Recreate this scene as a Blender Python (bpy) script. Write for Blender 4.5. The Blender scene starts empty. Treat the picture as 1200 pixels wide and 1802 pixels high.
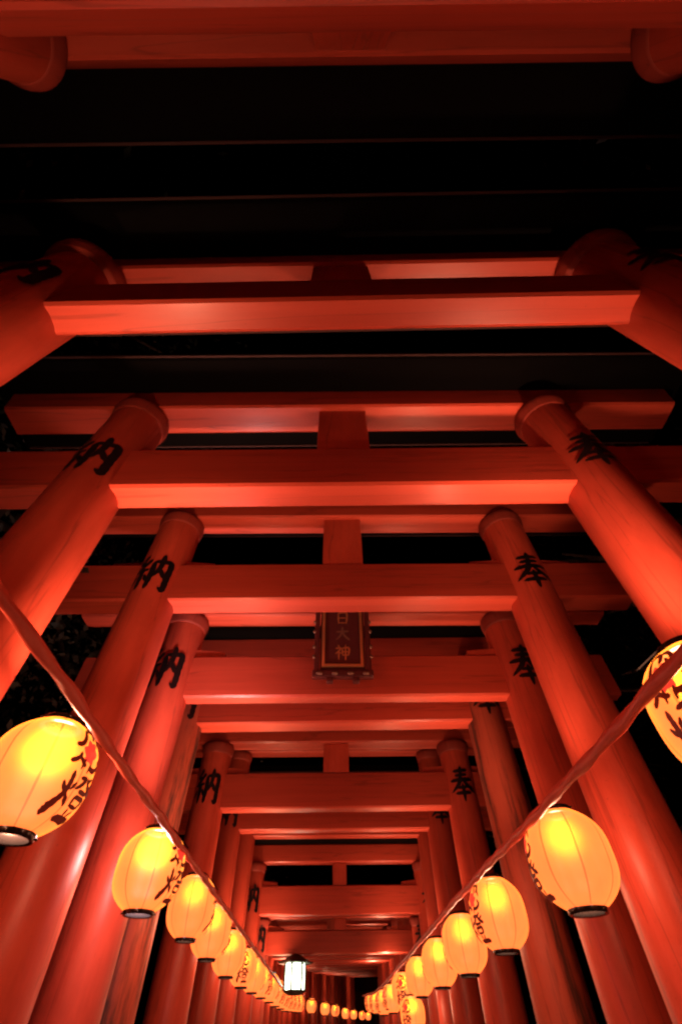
import bpy, bmesh, math, random
from mathutils import Vector, Matrix
random.seed(7)
PI = math.pi
S = bpy.context.scene
C = S.collection

# ------------------------------------------------------------------ camera
CAMZ = 1.15
cd = bpy.data.cameras.new('camera')
cam = bpy.data.objects.new('camera', cd)
C.objects.link(cam)
cd.sensor_fit = 'VERTICAL'; cd.sensor_width = 24; cd.sensor_height = 36
cd.lens = 15.2713
cd.clip_start = 0.02; cd.clip_end = 600
cam.matrix_world = Matrix(((0.99975915, -0.00766588, -0.02056413, 0),
                           (-0.0188711, -0.77863798, -0.62718958, 0),
                           (-0.01120405, 0.62742659, -0.77859511, CAMZ),
                           (0, 0, 0, 1)))
S.camera = cam

# ------------------------------------------------------------------ night sky
w = bpy.data.worlds.new('World'); S.world = w; w.use_nodes = True
nt = w.node_tree
bg = nt.nodes['Background']
sky = nt.nodes.new('ShaderNodeTexSky'); sky.sky_type = 'NISHITA'; sky.sun_disc = False
sky.sun_elevation = math.radians(-9); sky.sun_rotation = math.radians(200)
nt.links.new(sky.outputs[0], bg.inputs[0]); bg.inputs[1].default_value = 0.05
S.view_settings.view_transform = 'Standard'; S.view_settings.look = 'None'
S.view_settings.exposure = 0; S.view_settings.gamma = 1
S.cycles.filter_width = 2.3; S.cycles.max_bounces = 8; S.cycles.diffuse_bounces = 2; S.cycles.glossy_bounces = 3
S.cycles.transmission_bounces = 4; S.cycles.sample_clamp_indirect = 6
S.cycles.caustics_reflective = False; S.cycles.caustics_refractive = False

LANTERN_GLOW = (2.0, 0.285, 0.062)    # red-orange light the paper gives off
LANTERN_POWER = 1.0
BULB_POWER = 112.0
LAMP_POWER = 13.0

# ------------------------------------------------------------------ materials
def mat(name, col=(.5, .5, .5), rough=.5, metal=0, spec=.5):
    m = bpy.data.materials.new(name); m.use_nodes = True
    p = m.node_tree.nodes['Principled BSDF']
    p.inputs['Base Color'].default_value = (*col, 1)
    p.inputs['Roughness'].default_value = rough
    p.inputs['Metallic'].default_value = metal
    p.inputs['Specular IOR Level'].default_value = spec
    return m, m.node_tree, p

def ramp(nt, fac, stops):
    r = nt.nodes.new('ShaderNodeValToRGB')
    e = r.color_ramp.elements
    while len(e) < len(stops): e.new(.5)
    for k, (pos, c) in enumerate(stops):
        e[k].position = pos; e[k].color = (*c, 1)
    nt.links.new(fac, r.inputs[0]); return r

def noise(nt, scale, detail=4, rough=.55, stretch=(1, 1, 1), coord='Object'):
    tc = nt.nodes.new('ShaderNodeTexCoord'); mp = nt.nodes.new('ShaderNodeMapping')
    mp.inputs['Scale'].default_value = stretch
    n = nt.nodes.new('ShaderNodeTexNoise'); n.inputs['Scale'].default_value = scale
    n.inputs['Detail'].default_value = detail; n.inputs['Roughness'].default_value = rough
    nt.links.new(tc.outputs[coord], mp.inputs[0]); nt.links.new(mp.outputs[0], n.inputs['Vector'])
    return n

def paint(name, base, dark, stretch, rough=(.30, .52), worn=None):
    """glossy vermilion paint over timber: tone drift, brush grain, scuffs"""
    m, nt, p = mat(name, base, .35, 0, .32)
    p.inputs['Coat Weight'].default_value = .13 if 'beam' in name else 0; p.inputs['Coat Roughness'].default_value = .24
    n1 = noise(nt, 5, 7, .66, stretch if stretch[2] == 1 else (1, 1, .3))
    r1 = ramp(nt, n1.outputs[0], [(.3, dark), (.68, base)])
    last = r1.outputs[0]
    n2 = noise(nt, 26, 6, .7, stretch)
    if worn:
        n4 = noise(nt, 5.5, 8, .72, tuple(s * .9 for s in stretch))
        mk = ramp(nt, n4.outputs[0], [(.47, (0, 0, 0)), (.55, (1, 1, 1))])
        mx = nt.nodes.new('ShaderNodeMix'); mx.data_type = 'RGBA'
        nt.links.new(mk.outputs[0], mx.inputs[0]); nt.links.new(last, mx.inputs[6])
        mx.inputs[7].default_value = (*worn, 1); last = mx.outputs[2]
    # grime speckle
    n3 = noise(nt, 60, 3, .6)
    mk2 = ramp(nt, n3.outputs[0], [(.66, (0, 0, 0)), (.78, (.45, .45, .45))])
    mx2 = nt.nodes.new('ShaderNodeMix'); mx2.data_type = 'RGBA'
    nt.links.new(mk2.outputs[0], mx2.inputs[0]); nt.links.new(last, mx2.inputs[6])
    mx2.inputs[7].default_value = (.09, .018, .012, 1)
    # long drying cracks in the timber under the paint
    n5 = noise(nt, 9, 4, .5, tuple(.045 if s < .5 else 1 for s in stretch))
    sb = nt.nodes.new('ShaderNodeMath'); sb.operation = 'SUBTRACT'; sb.inputs[1].default_value = .47; nt.links.new(n5.outputs[0], sb.inputs[0])
    ab = nt.nodes.new('ShaderNodeMath'); ab.operation = 'ABSOLUTE'; nt.links.new(sb.outputs[0], ab.inputs[0])
    ck = ramp(nt, ab.outputs[0], [(.002, (.36, .36, .36)), (.011, (0, 0, 0))])
    mx4 = nt.nodes.new('ShaderNodeMix'); mx4.data_type = 'RGBA'; mx4.inputs[7].default_value = (.06, .012, .008, 1)
    nt.links.new(ck.outputs[0], mx4.inputs[0]); nt.links.new(mx2.outputs[2], mx4.inputs[6]); mx2 = mx4
    nt.links.new(mx2.outputs[2], p.inputs['Base Color'])
    oi = nt.nodes.new('ShaderNodeObjectInfo'); hv = nt.nodes.new('ShaderNodeHueSaturation')
    vr = nt.nodes.new('ShaderNodeMapRange'); vr.inputs[3].default_value = .80; vr.inputs[4].default_value = 1.12
    nt.links.new(oi.outputs['Random'], vr.inputs[0]); nt.links.new(vr.outputs[0], hv.inputs['Value'])
    nt.links.new(mx2.outputs[2], hv.inputs['Color']); nt.links.new(hv.outputs[0], p.inputs['Base Color'])
    mr = nt.nodes.new('ShaderNodeMapRange')
    mr.inputs[3].default_value = rough[0]; mr.inputs[4].default_value = rough[1]
    nt.links.new(n2.outputs[0], mr.inputs[0]); nt.links.new(mr.outputs[0], p.inputs['Roughness'])
    b = nt.nodes.new('ShaderNodeBump'); b.inputs['Strength'].default_value = .5 if worn else .22
    b.inputs['Distance'].default_value = .006
    nt.links.new(n2.outputs[0], b.inputs['Height']); nt.links.new(b.outputs[0], p.inputs['Normal'])
    return m

RED, RED2 = (.60, .086, .046), (.38, .048, .026)
M = {}
M['post'] = paint('vermilion_post', RED, RED2, (1, 1, .06))
M['beam'] = paint('vermilion_beam', RED, RED2, (.06, 1, 1))
M['strut'] = paint('vermilion_strut', RED, RED2, (1, 1, .08))
M['worn'] = paint('weathered_vermilion', (.52, .10, .05), (.36, .07, .04), (1, 1, .10), (.4, .65), (.10, .035, .025))
M['ringp'] = paint('shaded_vermilion', (.34, .048, .028), (.22, .03, .02), (1, 1, .3), (.5, .7))  # darker copy of the post paint, holds the shade at the post tops
M['glint_strip'] = mat('edge_glint_red', (.035, .010, .008), .8)[0]  # dim red for the added strip that draws the lit cap edge
M['cap'] = mat('black_cap_paint', (.0016, .0013, .0013), .9, 0, .08)[0]
M['sleeve'] = mat('black_sleeve', (.02, .018, .018), .4)[0]
M['ink'] = mat('black_brush_paint', (.006, .005, .006), .38)[0]
M['ring'] = mat('black_lantern_ring', (.012, .012, .013), .22)[0]
M['iron'] = mat('aged_iron', (.05, .055, .045), .45, .6)[0]
M['gold'] = mat('gilt', (.85, .48, .20), .32, .85)[0]
M['gilt_dull'] = mat('dull_gilt', (.22, .11, .07), .5, .5)[0]
M['lacquer'] = mat('dark_lacquer', (.085, .018, .016), .3)[0]
M['hook'] = mat('steel_hook', (.6, .6, .6), .25, 1)[0]

# rope: rolled red cloth
m, nt, p = mat('red_cloth', (.8, .1, .05), .45)
n = noise(nt, 30, 5, .6, (1, .35, 1))
r = ramp(nt, n.outputs[0], [(.32, (.80, .13, .08)), (.7, (.92, .22, .15))])
nt.links.new(r.outputs[0], p.inputs['Base Color'])
p.inputs['Specular IOR Level'].default_value = .35
M['cloth'] = m

def lantern_paper(name, glow, k=1.0, bulbmix=.5):
    m = bpy.data.materials.new(name); m.use_nodes = True
    nt = m.node_tree; nt.nodes.clear()
    out = nt.nodes.new('ShaderNodeOutputMaterial')
    tc = nt.nodes.new('ShaderNodeTexCoord'); sp = nt.nodes.new('ShaderNodeSeparateXYZ')
    nt.links.new(tc.outputs['Object'], sp.inputs[0])
    def mth(op, a, b=None, v=None):
        q = nt.nodes.new('ShaderNodeMath'); q.operation = op
        for i, s in enumerate((a, b)):
            if s is None: continue
            if isinstance(s, (int, float)): q.inputs[i].default_value = s
            else: nt.links.new(s, q.inputs[i])
        return q.outputs[0]
    ang = mth('ARCTAN2', sp.outputs[0], sp.outputs[1])
    fr = mth('FRACT', mth('ADD', mth('MULTIPLY', ang, 8 / (2 * PI)), .5 + 8))
    d = mth('ABSOLUTE', mth('SUBTRACT', fr, .5))
    line = mth('LESS_THAN', d, .03)
    # mottled paper
    n = nt.nodes.new('ShaderNodeTexNoise'); n.inputs['Scale'].default_value = 18; n.inputs['Detail'].default_value = 5
    nt.links.new(tc.outputs['Object'], n.inputs['Vector'])
    mr = nt.nodes.new('ShaderNodeMapRange'); mr.inputs[3].default_value = .86; mr.inputs[4].default_value = 1.12
    nt.links.new(n.outputs[0], mr.inputs[0])
    seam = mth('SUBTRACT', 1.0, mth('MULTIPLY', line, .42))
    st = mth('MULTIPLY', mr.outputs[0], seam)
    em = nt.nodes.new('ShaderNodeEmission'); em.inputs[0].default_value = (*[g / glow[0] for g in glow], 1)
    nt.links.new(mth('MULTIPLY', st, glow[0] * k), em.inputs[1])
    tr = nt.nodes.new('ShaderNodeBsdfTranslucent')
    rf = nt.nodes.new('ShaderNodeBsdfRefraction'); rf.inputs['IOR'].default_value = 1.30; rf.inputs['Roughness'].default_value = .85
    tint = nt.nodes.new('ShaderNodeMix'); tint.data_type = 'RGBA'; nt.links.new(line, tint.inputs[0])
    tint.inputs[6].default_value = (.0052, .0036, .0001, 1); tint.inputs[7].default_value = (.0030, .0018, .0001, 1)
    nt.links.new(tint.outputs[2], tr.inputs[0]); nt.links.new(tint.outputs[2], rf.inputs[0])
    mx = nt.nodes.new('ShaderNodeMixShader'); mx.inputs[0].default_value = .8
    nt.links.new(tr.outputs[0], mx.inputs[1]); nt.links.new(rf.outputs[0], mx.inputs[2])
    gl = nt.nodes.new('ShaderNodeBsdfGlossy'); gl.inputs['Roughness'].default_value = .35
    mx3 = nt.nodes.new('ShaderNodeMixShader'); mx3.inputs[0].default_value = .004
    nt.links.new(mx.outputs[0], mx3.inputs[1]); nt.links.new(gl.outputs[0], mx3.inputs[2])
    # thin paper: part of the bulb's light goes straight through
    tp = nt.nodes.new('ShaderNodeBsdfTransparent'); tp.inputs[0].default_value = (1, 1, 1, 1)
    mx2 = nt.nodes.new('ShaderNodeMixShader'); mx2.inputs[0].default_value = .06
    nt.links.new(mx3.outputs[0], mx2.inputs[1]); nt.links.new(tp.outputs[0], mx2.inputs[2])
    ad = nt.nodes.new('ShaderNodeAddShader')
    nt.links.new(mx2.outputs[0], ad.inputs[0]); nt.links.new(em.outputs[0], ad.inputs[1])
    nt.links.new(ad.outputs[0], out.inputs[0])
    return m
M['paper'] = lantern_paper('glowing_lantern_paper', LANTERN_GLOW, LANTERN_POWER)

def emis(name, col, s):
    m, nt, p = mat(name, (.2, .2, .2), .5)
    p.inputs['Emission Color'].default_value = (*col, 1); p.inputs['Emission Strength'].default_value = s
    return m
# ink and seal printed on lit paper let a little of the lamp through
m = emis('lantern_ink', (1, .05, .02), .09); m.node_tree.nodes['Principled BSDF'].inputs['Base Color'].default_value = (.02, .006, .005, 1); M['lantern_ink'] = m
m = emis('lantern_seal_red', (1, .05, .025), .95); m.node_tree.nodes['Principled BSDF'].inputs['Base Color'].default_value = (.5, .03, .02, 1); M['seal'] = m
M['pane'] = emis('lit_frosted_glass', (.92, 1, .72), LAMP_POWER)

m, nt, p = mat('leaf', (.05, .075, .035), .45)
n = noise(nt, .9, 3); r = ramp(nt, n.outputs[0], [(.35, (.006, .011, .009)), (.65, (.014, .020, .014))]); nt.links.new(r.outputs[0], p.inputs['Base Color'])
M['leaf'] = m
m, nt, p = mat('bark', (.09, .065, .05), .9)
n = noise(nt, 9, 6, .65, (1, 1, .2)); r = ramp(nt, n.outputs[0], [(.35, (.05, .035, .028)), (.65, (.14, .10, .08))]); nt.links.new(r.outputs[0], p.inputs['Base Color'])
M['bark'] = m
m, nt, p = mat('forest_soil', (.07, .05, .035), .95)
n = noise(nt, 3, 8, .6); r = ramp(nt, n.outputs[0], [(.35, (.04, .03, .02)), (.65, (.10, .075, .05))]); nt.links.new(r.outputs[0], p.inputs['Base Color'])
M['soil'] = m
m, nt, p = mat('path_stone', (.24, .22, .20), .7)
n = noise(nt, 2.5, 8, .6); r = ramp(nt, n.outputs[0], [(.3, (.30, .28, .25)), (.7, (.46, .43, .39))]); nt.links.new(r.outputs[0], p.inputs['Base Color'])
M['stone'] = m
m, nt, p = mat('old_timber', (.16, .06, .045), .7)
n = noise(nt, 6, 6, .6, (1, 1, .2)); r = ramp(nt, n.outputs[0], [(.35, (.10, .035, .03)), (.65, (.22, .08, .055))]); nt.links.new(r.outputs[0], p.inputs['Base Color'])
M['timber'] = m

# ------------------------------------------------------------------ helpers
def finish(bm, name, smooth=None):
    me = bpy.data.meshes.new(name); bm.to_mesh(me); bm.free()
    if smooth is not None:
        for p_ in me.polygons: p_.use_smooth = True
        if smooth < 180:
            try: me.set_sharp_from_angle(angle=math.radians(smooth))
            except Exception: pass
    return me

def link(name, me, mt, parent=None, loc=(0, 0, 0), rot=(0, 0, 0)):
    if mt and not me.materials: me.materials.append(M[mt])
    o = bpy.data.objects.new(name, me); C.objects.link(o)
    o.parent = parent; o.location = loc; o.rotation_euler = rot
    return o

def empty(name, loc, rz=0, label=None, cat=None, group=None):
    o = bpy.data.objects.new(name, None); C.objects.link(o)
    o.empty_display_size = .1; o.location = loc; o.rotation_euler = (0, 0, rz)
    if label: o['label'] = label
    if cat: o['category'] = cat
    if group: o['group'] = group
    return o

def box_bm(sx, sy, sz, bev=.008, c=(0, 0, 0), bm=None, seg=2):
    b = bmesh.new()
    bmesh.ops.create_cube(b, size=1)
    for v in b.verts: v.co = Vector((v.co.x * sx, v.co.y * sy, v.co.z * sz)) + Vector(c)
    if bev: bmesh.ops.bevel(b, geom=b.edges[:], offset=bev, segments=seg, affect='EDGES', profile=.6)
    if bm is None: return b
    me = bpy.data.meshes.new('tmp'); b.to_mesh(me); b.free(); bm.from_mesh(me); bpy.data.meshes.remove(me)
    return bm

def lathe(prof, n=36, cap=True):
    bm = bmesh.new(); rings = []
    for r_, z in prof:
        rings.append([bm.verts.new((r_ * math.cos(2 * PI * k / n), r_ * math.sin(2 * PI * k / n), z)) for k in range(n)])
    for a, b in zip(rings, rings[1:]):
        for k in range(n): bm.faces.new((a[k], a[(k + 1) % n], b[(k + 1) % n], b[k]))
    if cap:
        bm.faces.new(rings[0][::-1]); bm.faces.new(rings[-1])
    return bm

cache = {}
def cached(key, fn):
    if key not in cache: cache[key] = fn()
    return cache[key]

# ---- brush lettering: polylines with swelling width laid on a surface
GLYPHS = {
 'hou': [  # 奉
  [(.22, .86, .05), (.50, .87, .06), (.79, .89, .045)], [(.27, .73, .05), (.5, .735, .055), (.74, .76, .045)],
  [(.06, .585, .05), (.5, .60, .065), (.95, .62, .05)], [(.52, .99, .05), (.49, .75, .06), (.40, .52, .065), (.24, .38, .055), (.03, .26, .02)],
  [(.55, .60, .04), (.68, .46, .065), (.97, .27, .075)], [(.30, .37, .045), (.5, .375, .05), (.70, .39, .04)],
  [(.20, .215, .05), (.5, .22, .06), (.80, .235, .045)], [(.51, .47, .045), (.51, .2, .06), (.50, -.02, .03)]],
 'nou': [  # 納
  [(.26, .97, .06), (.17, .84, .055), (.07, .75, .03), (.20, .73, .05), (.32, .72, .04)], [(.40, .84, .05), (.24, .66, .055), (.06, .53, .04), (.22, .53, .05), (.40, .55, .04)],
  [(.24, .54, .06), (.24, .3, .065), (.23, .02, .04)], [(.11, .38, .05), (.04, .19, .055)], [(.35, .40, .04), (.42, .24, .06)],
  [(.50, .76, .06), (.51, .4, .07), (.48, .02, .05)], [(.50, .77, .05), (.75, .79, .06), (.93, .78, .075), (.93, .4, .075), (.92, .06, .07), (.80, .10, .03)],
  [(.70, .98, .06), (.70, .72, .065), (.65, .5, .055), (.55, .33, .03)], [(.70, .58, .04), (.78, .46, .06), (.86, .36, .055)]],
 'ken': [  # 獻-like upper character of the lanterns
  [(.04, .44, .055), (.16, .47, .06), (.25, .60, .06), (.30, .83, .055), (.33, .92, .04)], [(.33, .90, .045), (.52, .93, .05), (.60, .83, .06), (.55, .70, .05)],
  [(.64, .90, .04), (.80, .86, .05), (.86, .66, .05), (.84, .58, .03)], [(.70, .74, .04), (.76, .60, .045)],
  [(.03, .02, .05), (.12, .06, .055), (.22, .16, .05), (.23, .28, .035)], [(.26, .16, .045), (.40, .05, .05), (.48, .03, .04)],
  [(.60, .05, .05), (.72, .02, .06), (.86, .06, .055), (.95, .18, .045), (.88, .32, .035)], [(.40, .16, .04), (.36, -.08, .035)], [(.62, .13, .04), (.58, -.10, .035)],
  [(.93, .62, .035), (.98, .46, .03)]],
 'tou': [  # 燈
  [(.08, .66, .05), (.15, .50, .055)], [(.40, .72, .05), (.31, .55, .04)], [(.23, .93, .05), (.23, .60, .06), (.17, .35, .07), (.01, .10, .10), (-.06, .12, .05)],
  [(.25, .45, .05), (.40, .25, .06)], [(.46, .86, .045), (.64, .88, .05), (.55, .72, .05), (.42, .60, .03)], [(.86, .97, .05), (.73, .82, .04)],
  [(.70, .92, .045), (.82, .74, .055), (1.0, .62, .06)], [(.97, .86, .04), (.86, .76, .04)], [(.55, .59, .045), (.70, .595, .05), (.86, .60, .04)],
  [(.53, .46, .045), (.55, .28, .045)], [(.53, .465, .045), (.70, .47, .045), (.86, .465, .05), (.83, .28, .045)], [(.55, .285, .04), (.83, .285, .04)],
  [(.60, .22, .04), (.65, .10, .045)], [(.82, .22, .04), (.75, .10, .045)], [(.42, .02, .06), (.70, .035, .06), (1.02, .04, .07)]],
 'dai': [[(.08, .62, .05), (.5, .64, .06), (.93, .67, .05)], [(.52, .98, .05), (.47, .6, .06), (.32, .3, .055), (.05, .06, .02)], [(.52, .58, .04), (.68, .32, .06), (.97, .06, .075)]],
 'kami': [[(.20, .97, .05), (.28, .86, .055)], [(.05, .76, .045), (.38, .78, .05), (.22, .56, .045), (.03, .40, .03)], [(.24, .60, .05), (.24, .02, .045)], [(.30, .50, .04), (.39, .41, .045)],
          [(.48, .76, .05), (.50, .30, .05)], [(.48, .77, .045), (.92, .78, .055), (.89, .30, .05)], [(.50, .54, .04), (.89, .54, .04)], [(.50, .31, .045), (.89, .31, .045)], [(.70, .98, .05), (.70, .0, .05)]],
 'haku': [[(.56, 1.0, .05), (.44, .82, .045)], [(.22, .80, .05), (.24, .04, .05)], [(.22, .80, .05), (.80, .81, .055), (.78, .04, .05)], [(.25, .44, .04), (.78, .44, .04)], [(.25, .08, .04), (.78, .08, .04)]],
}
def smooth_line(pts, n=7):
    if len(pts) == 2:
        a, b = pts
        return [tuple(a[i] + (b[i] - a[i]) * t / 4 for i in range(3)) for t in range(5)]
    P = [pts[0]] + list(pts) + [pts[-1]]; out = []
    for i in range(1, len(P) - 2):
        for t in range(n):
            u = t / n; q = []
            for k in range(3):
                p0, p1, p2, p3 = P[i - 1][k], P[i][k], P[i + 1][k], P[i + 2][k]
                q.append(.5 * (2 * p1 + (p2 - p0) * u + (2 * p0 - 5 * p1 + 4 * p2 - p3) * u * u + (3 * p1 - p0 - 3 * p2 + p3) * u ** 3))
            out.append(tuple(q))
    out.append(tuple(pts[-1])); return out

def glyph_bm(names, place, wmul=1.0, bm=None, thick=.0):
    """names: list of (glyph, x0, y0, w, h); place(x, y, lift)->3D point"""
    bm = bm or bmesh.new(); lift = 0
    for g, x0, y0, gw, gh in names:
        for st in GLYPHS[g]:
            lift += .00012
            L = smooth_line(st); left = []; right = []
            for i, (x, y, wd) in enumerate(L):
                a = L[max(0, i - 1)]; b = L[min(len(L) - 1, i + 1)]
                dx, dy = (b[0] - a[0]) * gw, (b[1] - a[1]) * gh; l = math.hypot(dx, dy) or 1
                e = min(1, .55 + .45 * min(i, len(L) - 1 - i) / 2)
                hw = wd * wmul * min(gw, gh) * e * (1 + .10 * math.sin(i * 2.3 + x * 9))
                cx, cy = x0 + x * gw, y0 + y * gh
                left.append(bm.verts.new(place(cx - dy / l * hw, cy + dx / l * hw, lift)))
                right.append(bm.verts.new(place(cx + dy / l * hw, cy - dx / l * hw, lift)))
            for i in range(len(L) - 1):
                bm.faces.new((left[i], right[i], right[i + 1], left[i + 1]))
            # pointed ends
            for i, s in ((0, -1), (len(L) - 1, 1)):
                j = 1 if i == 0 else len(L) - 2
                ex, ey = (L[i][0] - L[j][0]) * gw, (L[i][1] - L[j][1]) * gh; l = math.hypot(ex, ey) or 1
                hw = L[i][2] * wmul * min(gw, gh) * .5
                tip = bm.verts.new(place(x0 + L[i][0] * gw + ex / l * hw, y0 + L[i][1] * gh + ey / l * hw, lift))
                f = (left[i], right[i], tip) if s > 0 else (right[i], left[i], tip)
                bm.faces.new(f)
    bmesh.ops.recalc_face_normals(bm, faces=bm.faces[:])
    return bm

# ------------------------------------------------------------------ course of the path
def xc(y):
    if y < 12: return .09
    return .09 + .0066 * (y - 12) ** 2
def slope_x(y): return 0 if y < 12 else .0132 * (y - 12)
def gz(y):
    return 0 if y < 9.5 else .045 * (y - 9.5)

# ground sheet and path
def strip(name, xs, ys, fz, mt):
    bm = bmesh.new(); rows = []
    for y in ys: rows.append([bm.verts.new((fx(y) if callable(fx) else fx, y, fz(y))) for fx in xs])
    for a, b in zip(rows, rows[1:]):
        for i in range(len(xs) - 1): bm.faces.new((a[i], a[i + 1], b[i + 1], b[i]))
    o = link(name, finish(bm, name), mt); o['kind'] = 'structure'; return o
strip('ground', [-150, -40, -10, -3, 0, 3, 10, 40, 150], [-60, -20, -5, 0, 5, 9.5, 15, 20, 30, 45, 80, 200], gz, 'soil')
yy = [-8 + i * .8 for i in range(66)]
strip('path', [lambda y: xc(y) - .98, lambda y: xc(y) - .35, lambda y: xc(y) + .35, lambda y: xc(y) + .98], yy, lambda y: gz(y) + .006, 'stone')

# ------------------------------------------------------------------ torii gates
PR = .150   # post radius
def post_mesh(h):
    prof = [(PR * 1.03, 0), (PR * 1.03, .02)]
    for i in range(9):
        z = .02 + (h - .02) * i / 8; prof.append((PR * (1.03 - .075 * z / h), z))
    return finish(lathe(prof, 40), 'post', 60)
def beam_mesh(L, t, h, bev=.012, camber=0, flare=0):
    b = bmesh.new(); n = 16; rings = []
    for i in range(n + 1):
        s = -1 + 2 * i / n; x = s * L; z = camber * s * s
        ring = []
        pr = [(-t / 2 + bev, 0), (t / 2 - bev, 0), (t / 2, bev), (t / 2, h - bev), (t / 2 - bev, h), (-t / 2 + bev, h), (-t / 2, h - bev), (-t / 2, bev)]
        for (py, pz) in pr:
            xx = x + (flare * pz / h * (1 if s > 0 else -1) if abs(s) == 1 else 0)
            ring.append(b.verts.new((xx, py, pz + z)))
        rings.append(ring)
    for a, c in zip(rings, rings[1:]):
        for k in range(8): b.faces.new((a[k], c[k], c[(k + 1) % 8], a[(k + 1) % 8]))
    b.faces.new(rings[0]); b.faces.new(rings[-1][::-1])
    bmesh.ops.recalc_face_normals(b, faces=b.faces[:])
    return finish(b, 'beam')

def char_on_post(which):
    G = .235
    def place(x, y, lift):
        rr = PR * .985 + .0022 + lift; a = -PI / 2 + (x / PR)
        return (rr * math.cos(a), rr * math.sin(a), y)
    return finish(glyph_bm([(which, -G / 2, -G * .62, G, G * 1.24)], place, 1.12), 'painted_character')

def gate(yfar, xmid, zn, th=.135, nh=.32, gap=.42, rot=0, tilt=0, ut=.18, strut_w=.26, half=1.05, base=0,
         label='', group=None, chars=True, worn=False, det=True, ring=1.0):
    """zn: underside of the tie beam above the base; yfar: its far face"""
    key = (round(zn, 3), th, nh, gap, ut, strut_w, half)
    yc = yfar - th / 2
    g = empty('torii_gate', (xmid, yc, base), rot, label, 'torii gate', group)
    ut_z = zn + nh + gap                     # underside of lintel
    hp = ut_z - .075
    px = half + PR * .985
    postm = cached(('post', round(hp, 3), worn), lambda: post_mesh(hp))
    ringm = cached(('ring',), lambda: finish(lathe([(PR * .965, -.03), (PR * .985, -.01), (PR * 1.03, .012), (PR * 1.06, .04), (PR * 1.05, .062), (PR * 1.0, .075)], 40), 'ring_cap', 180))
    slv = cached(('sleeve',), lambda: finish(lathe([(PR * 1.10, 0), (PR * 1.10, .27), (PR * 1.06, .28)], 36), 'base_sleeve', 50))
    for s in (-1, 1):
        zt = s * px * math.tan(tilt)
        p_ = link('post', postm, 'worn' if worn else 'post', g, (s * px, 0, zt))
        rc = link('ring_cap', ringm, 'ringp', p_, (0, 0, hp)); rc.scale = (ring, ring, 1)
        link('base_sleeve', slv, 'sleeve', p_, (0, 0, -zt))
        if chars:
            wh = 'nou' if s < 0 else 'hou'
            cm = cached(('char', wh), lambda: char_on_post(wh))
            link('painted_character', cm, 'ink', p_, (0, 0, zn + .165), (0, 0, random.uniform(-.08, .08)))
    tb = link('tie_beam', cached(('tie', th, nh), lambda: beam_mesh(1.80, th, nh)), 'beam', g, (0, 0, zn), (0, -tilt, 0))
    link('lintel_beam', cached(('lin', ut), lambda: beam_mesh(1.98, ut, .21, flare=.05)), 'beam', g, (0, 0, ut_z), (0, -tilt, 0))
    link('cap_beam', cached(('cap',), lambda: beam_mesh(2.13, .60, .11, .015, 0, .06)), 'cap', g, (0, 0, ut_z + .212), (0, -tilt, 0))
    glint_strip = cached(('glint_strip',), lambda: finish(box_bm(4.24, .012, .022, .003), 'edge_glint_strip'))  # added strip, stands in for light caught along the cap beam's lower edge
    for s in (-1, 1): link('edge_glint_strip', glint_strip, 'glint_strip', g, (0, s * .307, ut_z + .226), (0, -tilt, 0))
    link('centre_strut', cached(('strut', gap, strut_w, th), lambda: finish(box_bm(strut_w, th * .82, gap - .004, .008), 'centre_strut')), 'strut', g, (0, 0, zn + nh + gap / 2))
    if det:
        def wedge():
            b = bmesh.new(); L = .20
            v = [b.verts.new(c) for c in [(0, -.035, 0), (L, -.035, 0), (L, .035, 0), (0, .035, 0), (0, -.035, .055), (L, -.035, .035), (L, .035, .035), (0, .035, .055)]]
            for f in [(0, 3, 2, 1), (4, 5, 6, 7), (0, 1, 5, 4), (1, 2, 6, 5), (2, 3, 7, 6), (3, 0, 4, 7)]: b.faces.new([v[i] for i in f])
            return finish(b, 'wedge')
        wm = cached(('wedge',), wedge)
        for s in (-1, 1):
            for q in (-1, 1):
                o = link('wedge', wm, 'strut', g, (s * px + q * (PR * .93), 0, zn + nh + .002 + s * px * math.tan(tilt)), (0, 0, 0 if q > 0 else PI))
    return g

H = CAMZ
G1 = 'torii gates over the near stretch of the path'
gate(-.315, .05, 1.68 + H, gap=.36, ut=.14, label='dim torii gate almost straight overhead at the very top of the photo', group=G1, rot=-.03, chars=False)
gate(.487, .032, 1.678 + H, th=.115, ut=.13, ring=1.15, rot=-.0335, tilt=.0024, gap=.34, nh=.30, label='nearest torii gate, its bright red tie beam right above the wide black gap', group=G1)
gate(1.276, .0575, 1.62 + H, th=.137, gap=.45, tilt=.004, rot=-.0204, strut_w=.275, label='torii gate with the brightest red underside, two gates nearer than the plaque gate', group=G1)
gate(2.219, .076, 1.734 + H, th=.144, nh=.30, gap=.47, tilt=.0037, rot=-.0115, strut_w=.27, label='torii gate right in front of the gate that carries the gilt plaque', group=G1)
gE = gate(2.796, .11, 1.445 + H, th=.10, nh=.30, gap=.33, tilt=.0033, rot=-.0068, ut=.15, label='torii gate whose strut carries the dark gilt-edged plaque', group=G1)
gate(3.547, .040, 1.605 + H, th=.155, nh=.31, gap=.24, tilt=.0064, rot=-.0116, worn=True, label='weathered torii gate with scuffed brownish posts, just behind the plaque gate', group=G1)
gate(4.764, .06, 1.408 + H, th=.13, nh=.30, gap=.27, tilt=.004, strut_w=.25, label='low torii gate with two black gaps like windows, below the plaque', group=G1)
gate(5.942, .055, 1.556 + H, th=.13, gap=.50, tilt=.004, label='torii gate directly behind the low gate with two black gaps', group=G1)
gate(6.884, .09, 1.738 + H, th=.13, gap=.12, label='torii gate with a thin white glint on its tie beam, above the lowest gates', group=G1)
gate(7.891, .145, 1.136 + H, th=.13, nh=.30, gap=.25, ut=.16, strut_w=.19, label='second lowest torii gate, with black gaps just above the box lamp gate', group=G1)
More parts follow.
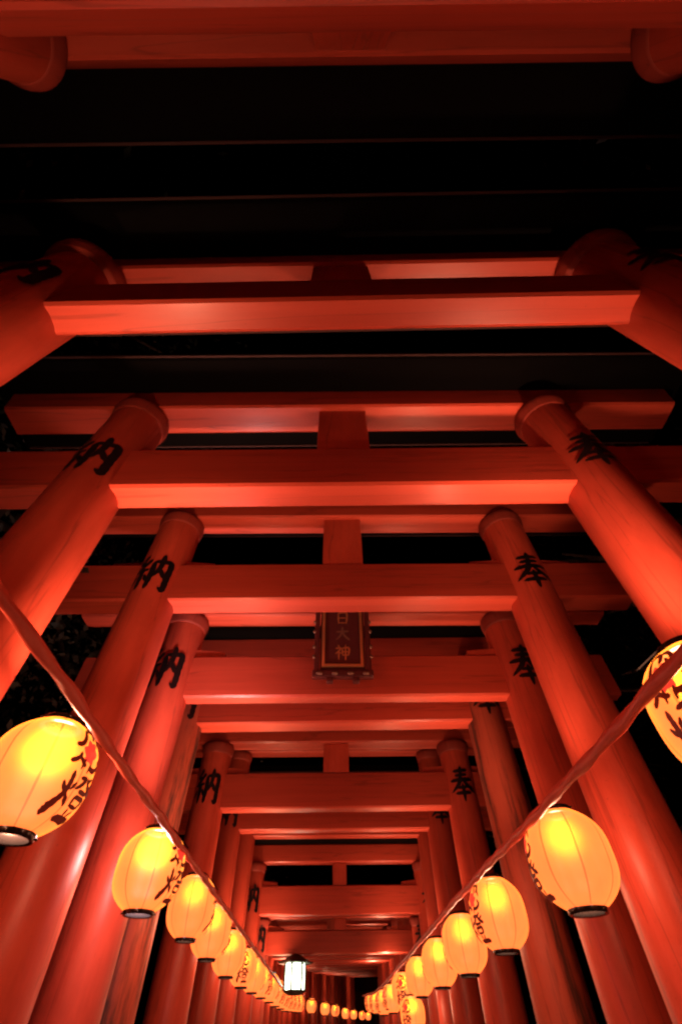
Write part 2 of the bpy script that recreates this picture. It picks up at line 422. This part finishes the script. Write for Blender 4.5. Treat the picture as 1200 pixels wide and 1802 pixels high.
gK = gate(8.981, .165, .877 + H, th=.12, nh=.25, gap=.13, ut=.14, strut_w=.19, label='lowest torii gate, the one the white box lamp hangs from', group=G1)
ords = ['first', 'second', 'third', 'fourth', 'fifth', 'sixth', 'seventh', 'eighth', 'ninth', 'tenth', 'eleventh', 'twelfth', 'thirteenth', 'fourteenth', 'fifteenth', 'sixteenth', 'seventeenth', 'eighteenth', 'nineteenth', 'twentieth', 'twenty-first', 'twenty-second']
for k in range(22):
    y = 9.95 + .96 * k
    gate(y, xc(y), .95 + .05 * (k // 3) + H, nh=.28, gap=.22, rot=-math.atan(slope_x(y)), base=gz(y), chars=False, det=False, strut_w=.25,
         label='%s torii gate beyond the white box lamp, in the curving far stretch' % ords[k], group='torii gates of the far curving stretch')

# ------------------------------------------------------------------ plaque on the fifth gate
pq = empty('shrine_plaque', (.078, 2.60, 1.53 + H), 0, 'dark lacquered shrine plaque with gilt border and gilt characters, hung on a gate strut', 'plaque')
pq.rotation_euler = (math.radians(9), 0, 0)
link('board', finish(box_bm(.30, .03, .46, .004, (0, 0, .27)), 'board'), 'lacquer', pq)
b = bmesh.new()
for c, sx, sz in (((-.128, -.022, .27), .020, .44), ((.128, -.022, .27), .020, .44)): box_bm(sx, .014, sz, .003, c, b)
for z in (.06, .48): box_bm(.236, .014, .020, .003, (0, -.022, z), b)
link('gilt_border', finish(b, 'gilt_border'), 'gold', pq)
for s in (-1, 1):
    prof = []
    b = box_bm(.034, .05, .50, .008, (s * .172, 0, .27))
    fr = link('side_frame', finish(b, 'side_frame'), 'lacquer', pq)
    for z in (.12, .19, .30, .37):
        b = bmesh.new(); bmesh.ops.create_icosphere(b, subdivisions=2, radius=.010)
        for v in b.verts: v.co = Vector((v.co.x * 1.2 + s * .190, v.co.y - .022, v.co.z * 1.5 + z))
        link('gilt_scroll', finish(b, 'gilt_scroll', 180), 'gilt_dull', fr)
b = box_bm(.44, .06, .05, .012, (0, 0, .54)); link('top_moulding', finish(b, 'top_moulding'), 'lacquer', pq)
b = box_bm(.40, .06, .05, .012, (0, 0, .008)); bt = link('bottom_moulding', finish(b, 'bottom_moulding'), 'lacquer', pq)
for x in (-.15, -.05, .05, .15):
    b = bmesh.new(); bmesh.ops.create_icosphere(b, subdivisions=2, radius=.013)
    for v in b.verts: v.co = Vector((v.co.x * 1.8 + x, v.co.y - .03, v.co.z + .006))
    link('gilt_scroll', finish(b, 'gilt_scroll', 180), 'gilt_dull', bt)
for x in (-.085, .085):
    link('foot', finish(box_bm(.045, .05, .035, .01, (x, 0, -.03)), 'foot'), 'lacquer', pq)
for g, z in (('haku', .36), ('dai', .235), ('kami', .10)):
    link('raised_character', finish(glyph_bm([(g, -.05, z, .10, .105)], lambda x, y, l: (x, -.0165 - l, y), 1.25), 'raised_character'), 'gold' if g != 'dai' else 'gilt_dull', pq)
link('hanger', finish(box_bm(.10, .09, .04, .004, (0, .045, .42)), 'hanger'), 'iron', pq)

# ------------------------------------------------------------------ paper lanterns
LR, LH = .137, .268      # radius, body height
def lprof(t):            # t 0..1 bottom to top
    s = 2 * t - 1
    return LR * (1 - abs(s) ** 3.1 * .56) * (1 - .0 * s)
def shell_mesh():
    bm = bmesh.new(); n = 64; m_ = 28; rings = []
    for j in range(m_ + 1):
        t = .5 - .5 * math.cos(PI * j / m_); z = -LH / 2 + LH * t; r0 = lprof(t); ring = []
        for k in range(n):
            a = 2 * PI * k / n; seam = 1 - .016 * max(0, 1 - abs(((k + 4) % 8) - 4) / 1.0) * (1 if (k % 8 == 0) else 0)
            puff = 1 + .010 * (1 - math.cos(8 * a)) * .5
            ring.append(bm.verts.new((r0 * seam * puff * math.sin(a), r0 * seam * puff * math.cos(a), z)))
        rings.append(ring)
    for a, b_ in zip(rings, rings[1:]):
        for k in range(n): bm.faces.new((a[k], b_[k], b_[(k + 1) % n], a[(k + 1) % n]))
    bmesh.ops.recalc_face_normals(bm, faces=bm.faces[:])
    return finish(bm, 'paper_shell', 180)
SH = shell_mesh()
rr = LR * .40
def ringmesh():
    bm = lathe([(rr - .008, .008), (rr - .006, -.008), (rr + .004, -.010), (rr + .008, 0), (rr + .005, .012), (rr - .006, .013)], 36, False)
    n = 36; bm.verts.ensure_lookup_table()
    for k in range(n): bm.faces.new((bm.verts[k], bm.verts[(k + 1) % n], bm.verts[5 * n + (k + 1) % n], bm.verts[5 * n + k]))
    for a in (.6, 2.2, 3.7, 5.3):
        b2 = bmesh.new(); bmesh.ops.create_icosphere(b2, subdivisions=1, radius=.004)
        bmesh.ops.translate(b2, verts=b2.verts[:], vec=(math.cos(a) * (rr + .009), math.sin(a) * (rr + .009), -.004))
        me = bpy.data.meshes.new('t'); b2.to_mesh(me); b2.free(); bm.from_mesh(me)
    bmesh.ops.recalc_face_normals(bm, faces=bm.faces[:])
    return finish(bm, 'ring', 50)
RG = ringmesh()
def lantern_place(x, y, lift):   # x along the girth at the widest part, y height from centre
    t = max(0, min(1, y / LH + .5)); r0 = lprof(t) * 1.012 + .0016 + lift * 3
    a = -PI / 2 + x / LR
    return (r0 * math.cos(a), r0 * math.sin(a), y)
TX = finish(glyph_bm([('ken', -.056, .006, .112, .104), ('tou', -.056, -.110, .114, .104)], lantern_place, 1.12), 'painted_character')
def seal_mesh():
    bm = bmesh.new(); cx, cy = .002, .046; c = bm.verts.new(lantern_place(cx, cy, .0004)); ring = []
    for k in range(36):
        a = 2 * PI * k / 36; r_ = .026 * (1 + .16 * math.cos(6 * a) + .05 * math.sin(11 * a))
        ring.append(bm.verts.new(lantern_place(cx + r_ * math.cos(a), cy + r_ * 1.1 * math.sin(a), .0004)))
    for k in range(36): bm.faces.new((c, ring[k], ring[(k + 1) % 36]))
    bmesh.ops.recalc_face_normals(bm, faces=bm.faces[:])
    return finish(bm, 'red_seal')
SL = seal_mesh()
def bulb_light(power, col):
    l = bpy.data.lights.new('bulb_light', 'POINT'); l.energy = power; l.color = col; l.shadow_soft_size = .05
    return l
BL = bulb_light(1.55 * BULB_POWER, (1, .44, .26)); BLF = bulb_light(.66 * BULB_POWER, (1, .46, .27)); BLW = bulb_light(1.45 * BULB_POWER, (1, .58, .55))
def lantern(x, y, z, rz, label, group, scale=1.0, bulb=BLF, text=True, near=True, tip=(0, 0), hs=1.0):
    o = empty('paper_lantern', (x, y, z + H), math.radians(rz), label, 'lantern', group)
    o.rotation_euler = (tip[0], tip[1], math.radians(rz)); o.scale = (scale, scale, scale * hs)
    link('paper_shell', SH, 'paper', o)
    link('top_ring', RG, 'ring', o, (0, 0, LH / 2 + .004), (PI, 0, 0)); link('bottom_ring', RG, 'ring', o, (0, 0, -LH / 2 - .004))
    if abs(x) > .7 and y < 9:      # short cord from the top ring over to the rope
        tgt = Vector(((.635 - .78) * -1 if x < 0 else -.14, 0, .072 if x < 0 else .09)); tgt.rotate(Matrix.Rotation(-math.radians(rz), 3, 'Z'))
        cb = bmesh.new(); P_ = [Vector((0, 0, LH / 2 + .01)), Vector((tgt.x * .4, tgt.y * .4, LH / 2 + .012)), tgt]; R_ = []
        for q in P_: R_.append([cb.verts.new(q + Vector((.003 * math.cos(a), .003 * math.sin(a), .002 * math.cos(a)))) for a in (0, 1.57, 3.14, 4.71)])
        for a_, b_ in zip(R_, R_[1:]):
            for k in range(4): cb.faces.new((a_[k], a_[(k + 1) % 4], b_[(k + 1) % 4], b_[k]))
        link('hanging_cord', finish(cb, 'hanging_cord'), 'cap', o)
    if text:
        link('painted_character', TX, 'lantern_ink', o); link('red_seal', SL, 'seal', o)
    if bulb:
        lo = bpy.data.objects.new('bulb', bulb); C.objects.link(lo); lo.parent = o; lo.location = (0, 0, .055)
    return o
GL, GR = 'paper lanterns hung along the left rope', 'paper lanterns hung along the right rope'
Ls = [(1.335, .488, 77, 'large paper lantern at the left edge with big dark brush characters and a red seal'),
      (2.368, .496, 70, 'left row lantern with a white-hot bright spot, second from the left edge'),
      (3.31, .525, 97, 'left row paper lantern overlapping the right side of the white-hot one'),
      (3.993, .511, 100, 'fourth paper lantern of the left row, counted from the left edge'),
      (4.839, .492, 105, 'fifth paper lantern of the left row, counted from the left edge'),
      (5.754, .490, 6, 'left row lantern whose red and dark lettering faces the camera squarely'),
      (6.595, .505, 110, 'left row lantern directly beyond the one whose lettering faces the camera'),
      (7.554, .52, 60, 'eighth paper lantern of the left row, a narrow glow by the posts'),
      (8.642, .545, 80, 'ninth paper lantern of the left row, just left of the white box lamp')]
for i, (y, z, rz, lb) in enumerate(Ls):
    lantern(-.805 if i == 0 else -.765 if i == 1 else -.78, y, z, rz, lb, GL, [1.0, 1.0, .93, .93, .92, .9, .9, .9, .95][i], BLW if i == 1 else BL if i == 0 else BLF, hs=[1, 1, 1.06, 1.04, 1.02, 1, 1, 1, 1][i])
lantern(-.82, .56, .485, 60, 'paper lantern of the left row beside the camera, just outside the frame', GL)
Rs = [(.985, .495, -72, 'paper lantern cut by the right edge with large reddish characters'),
      (1.922, .424, -101, 'large lantern of the right row with clear seams and lettering at its left rim'),
      (2.964, .432, -74, 'right row lantern with a dark character running down its left side'),
      (3.845, .420, -110, 'fourth lantern of the right row, behind the one lettered down its left side'),
      (4.826, .425, -120, 'fifth lantern of the right row, partly hidden by the fourth'),
      (5.984, .436, -120, 'sixth lantern of the right row, with only its left half showing'),
      (7.369, .431, -20, 'last clear lantern of the right row, beside the black opening')]
for i, (y, z, rz, lb) in enumerate(Rs):
    lantern(.93 if i == 0 else .86, y, z, rz, lb, GR, [1.12, 1.04, 1.0, .97, .95, .93, .98][i], bulb=BL if i < 1 else BLF, hs=[1, .98, 1, 1.03, 1.02, 1.02, 1.05][i])
lantern(.86, 6.75, .23, -40, 'low reddish lantern hanging under the right row near the bottom edge', GR, .9)
for k, y in enumerate((8.8, 10.2, 11.7, 13.2)):
    lantern(.86 + xc(y) - .09, y, .44 + gz(y), -60, '%s lantern of the right row past the black opening' % ords[k], GR, .95)
for k, (y, z) in enumerate([(9.75, .56), (10.85, .58), (12.0, .60), (13.2, .64), (14.4, .68), (15.6, .72)]):
    lantern(xc(y) - .87, y, z, 60, '%s lantern of the left row beyond the white box lamp' % ords[k], GL, .97)
fars = [(-.77, 16.81, .76), (-.47, 18.51, .81), (-.1, 20.63, .84), (.25, 23.25, .90), (.65, 24.88, .89), (1.1, 28.73, .99), (1.59, 31.16, 1.04), (2.05, 34.01, 1.11)]
for k, (x, y, z) in enumerate(fars):
    lantern(x, y, z, 20 + 40 * (k % 3), '%s small lantern from the left in the far row below the white box lamp' % ords[k], 'small far lanterns of the curving row', 1.0)

# ropes of twisted red cloth the lanterns hang from
def rope(name, pts, rad, label, turns=4.5, seed=1):
    rnd = random.Random(seed); bm = bmesh.new()
    P = [Vector(p) for p in pts]; samples = []
    for a, b_ in zip(P, P[1:]):
        n = max(2, int((b_ - a).length / .035))
        for i in range(n):
            t = i / n; q = a.lerp(b_, t); q.z -= .004 * math.sin(PI * t); samples.append(q)
    samples.append(P[-1]); rings = []; ph = 0; n = 14; wob = 0
    for i, q in enumerate(samples):
        T = (samples[min(i + 1, len(samples) - 1)] - samples[max(i - 1, 0)]).normalized()
        X = T.cross(Vector((0, 0, 1))).normalized(); Z = X.cross(T)
        ph += .035 * 2 * PI * turns; wob = .85 * wob + rnd.uniform(-.04, .04)
        ring = []
        for k in range(n):
            a = 2 * PI * k / n
            r_ = rad * (1 + wob) * (1 + .15 * math.cos(2 * (a - ph * .5)) + .07 * math.cos(5 * (a - ph * .35)) + rnd.uniform(-.025, .025))
            ring.append(bm.verts.new(q + X * r_ * math.cos(a) + Z * r_ * math.sin(a)))
        rings.append(ring)
    for a, b_ in zip(rings, rings[1:]):
        for k in range(n): bm.faces.new((a[k], a[(k + 1) % n], b_[(k + 1) % n], b_[k]))
    bm.faces.new(rings[0][::-1]); bm.faces.new(rings[-1])
    bmesh.ops.recalc_face_normals(bm, faces=bm.faces[:])
    o = link(name, finish(bm, name, 180), 'cloth'); o['label'] = label; o['category'] = 'rope'
    return o
rope('cloth_rope', [(-.635, y, .560 + H) for y in (-.6, .2, 1.0, 1.9, 2.8, 3.7, 4.6, 5.5, 6.5, 7.5, 8.5)] + [(xc(y) - .73, y, .58 + H + gz(y) * 1.2) for y in (9.5, 11, 12.5, 14, 15.5)] + [(x + .14, y, z + .10 + H) for x, y, z in fars],
     .0125, 'twisted red cloth rope running down the left row of lanterns')
rope('cloth_rope', [(.72, y, z + H) for y, z in ((-.6, .504), (.9, .504), (1.5, .508), (2.5, .525), (3.3, .535), (5, .536), (6.5, .536), (8, .536))] + [(xc(y) + .63, y, .54 + H + gz(y)) for y in (10, 12, 14)],
     .0138, 'twisted red cloth rope running down the right row of lanterns', seed=5)

# ------------------------------------------------------------------ white box lamp
lx, ly, lz = -.47, 8.90, .66 + H
lp = empty('box_lamp', (lx, ly, lz), math.radians(14), 'iron box lamp with bright white panes and flared roof, hung from the lowest gate', 'lamp')
def hexp(r_, z, n=6): return [(r_ * math.cos(2 * PI * k / n), r_ * math.sin(2 * PI * k / n), z) for k in range(n)]
b = bmesh.new(); rings = [[b.verts.new(c) for c in hexp(r_, z)] for r_, z in ((.235, .125), (.245, .140), (.13, .185), (.04, .225), (.018, .24), (.018, .26))]
for a, c in zip(rings, rings[1:]):
    for k in range(6): b.faces.new((a[k], a[(k + 1) % 6], c[(k + 1) % 6], c[k]))
b.faces.new(rings[0][::-1]); b.faces.new(rings[-1])
link('roof', finish(b, 'roof'), 'iron', lp)
b = bmesh.new(); rings = [[b.verts.new(c) for c in hexp(r_, z)] for r_, z in ((.07, -.175), (.15, -.150), (.16, -.128), (.14, -.122))]
for a, c in zip(rings, rings[1:]):
    for k in range(6): b.faces.new((a[k], a[(k + 1) % 6], c[(k + 1) % 6], c[k]))
b.faces.new(rings[0][::-1]); b.faces.new(rings[-1])
link('base_tray', finish(b, 'base_tray'), 'iron', lp)
for k in range(6):
    a = 2 * PI * k / 6; c2 = 2 * PI * (k + .5) / 6
    link('corner_bar', finish(box_bm(.028, .028, .25, .002), 'corner_bar'), 'iron', lp, (.142 * math.cos(a), .142 * math.sin(a), 0), (0, 0, a))
    link('glass_pane', finish(box_bm(.004, .128, .238, 0), 'glass_pane'), 'pane', lp, (.118 * math.cos(c2), .118 * math.sin(c2), 0), (0, 0, c2))
    b = bmesh.new(); L = bmesh.ops.create_icosphere(b, subdivisions=1, radius=.012)
    link('roof_tip', finish(b, 'roof_tip'), 'iron', lp, (.245 * math.cos(a), .245 * math.sin(a), .145))
link('hanging_chain', finish(lathe([(.006, .25), (.006, .3)], 8), 'hanging_chain'), 'iron', lp)

# ------------------------------------------------------------------ shrine hall at the far end
hl = empty('shrine_hall', (4.4, 44, gz(44)), 0, 'dim reddish wooden hall in the dark opening at the far end of the path', 'building')
link('wall', finish(box_bm(7, 4, 2.6, .02, (0, 0, 1.3)), 'wall'), 'timber', hl)
b = bmesh.new()
vs = [b.verts.new(c) for c in [(-4.4, -3, 2.55), (4.4, -3, 2.55), (4.4, 3, 2.55), (-4.4, 3, 2.55), (-3.6, 0, 4.3), (3.6, 0, 4.3)]]
for f in [(0, 3, 2, 1), (0, 1, 5, 4), (2, 3, 4, 5), (1, 2, 5), (3, 0, 4)]: b.faces.new([vs[i] for i in f])
link('roof', finish(b, 'roof'), 'cap', hl)
for x in (-2.4, -.8, .8, 2.4): link('door_panel', finish(box_bm(1.3, .06, 1.9, .01), 'door_panel'), 'post', hl, (x, -2.04, 1.05))

# ------------------------------------------------------------------ trees around the tunnel
def tree(x, y, h, r_, seed, label):
    rnd = random.Random(seed); z0 = gz(y)
    t = empty('forest_tree', (x, y, z0), 0, label, 'tree', 'trees around the gate tunnel')
    b = bmesh.new()
    def limb(a, c, ra, rb, n=9):
        a, c = Vector(a), Vector(c); T = (c - a).normalized(); X = T.orthogonal().normalized(); Y = T.cross(X); R_ = []
        for i in range(6):
            s = i / 5; q = a.lerp(c, s) + X * .06 * math.sin(s * 5 + seed) * h * .1; rad = ra + (rb - ra) * s
            R_.append([b.verts.new(q + (X * math.cos(2 * PI * k / n) + Y * math.sin(2 * PI * k / n)) * rad) for k in range(n)])
        for p_, q_ in zip(R_, R_[1:]):
            for k in range(n): b.faces.new((p_[k], p_[(k + 1) % n], q_[(k + 1) % n], q_[k]))
    limb((0, 0, -.1), (0, 0, h * .8), .22, .07)
    tips = []
    for k in range(11):
        a = rnd.uniform(0, 2 * PI); zz = h * rnd.uniform(.4, .78); e = Vector((math.cos(a) * r_ * rnd.uniform(.5, .95), math.sin(a) * r_ * rnd.uniform(.5, .95), zz + h * rnd.uniform(.05, .22)))
        limb((0, 0, zz), e, .06, .015, 6); tips.append(e)
    link('trunk', finish(b, 'trunk', 60), 'bark', t)
    verts = []; faces = []
    for q in range(4500):
        c = tips[rnd.randrange(len(tips))] * rnd.uniform(.75, 1.05) if rnd.random() < .85 else Vector((0, 0, h * .8))
        p_ = c + Vector((rnd.gauss(0, r_ * .2), rnd.gauss(0, r_ * .2), rnd.gauss(0, h * .055)))
        u = Vector((rnd.uniform(-1, 1), rnd.uniform(-1, 1), rnd.uniform(-.6, .6))).normalized(); v = u.orthogonal().normalized(); s = rnd.uniform(.03, .065)
        i0 = len(verts); verts += [p_ - u * s, p_ + v * s * .45, p_ + u * s, p_ - v * s * .45]; faces.append((i0, i0 + 1, i0 + 2, i0 + 3))
    me = bpy.data.meshes.new('crown'); me.from_pydata(verts, [], faces)
    cr = link('crown', me, 'leaf', t); cr['kind'] = 'stuff'
for i, (x, y, h, r_, lb) in enumerate([
    (-3.6, .2, 7.5, 2.8, 'dark leafy tree left of the nearest gates, faint leaves in the black sky'),
    (3.9, -.6, 8, 2.8, 'dark leafy tree right of the nearest gates, lost in the black sky'),
    (-3.9, 3.2, 6.5, 2.3, 'dark tree behind the left posts, above the largest lantern'),
    (4.2, 3.4, 6.8, 2.3, 'dark tree behind the right posts, beside the third gate ahead'),
    (-4.4, 7.5, 7, 2.6, 'dark tree left of the plaque gate, hidden behind its posts'),
    (4.8, 8.5, 7, 2.6, 'dark tree right of the lowest gates, hidden behind the posts'),
    (-3.4, 20, 7, 2.6, 'dark tree on the left of the far curving stretch'),
    (7.5, 34, 8, 3, 'dark tree by the hall at the far end')]):
    tree(x, y, h, r_, 20 + i, lb)
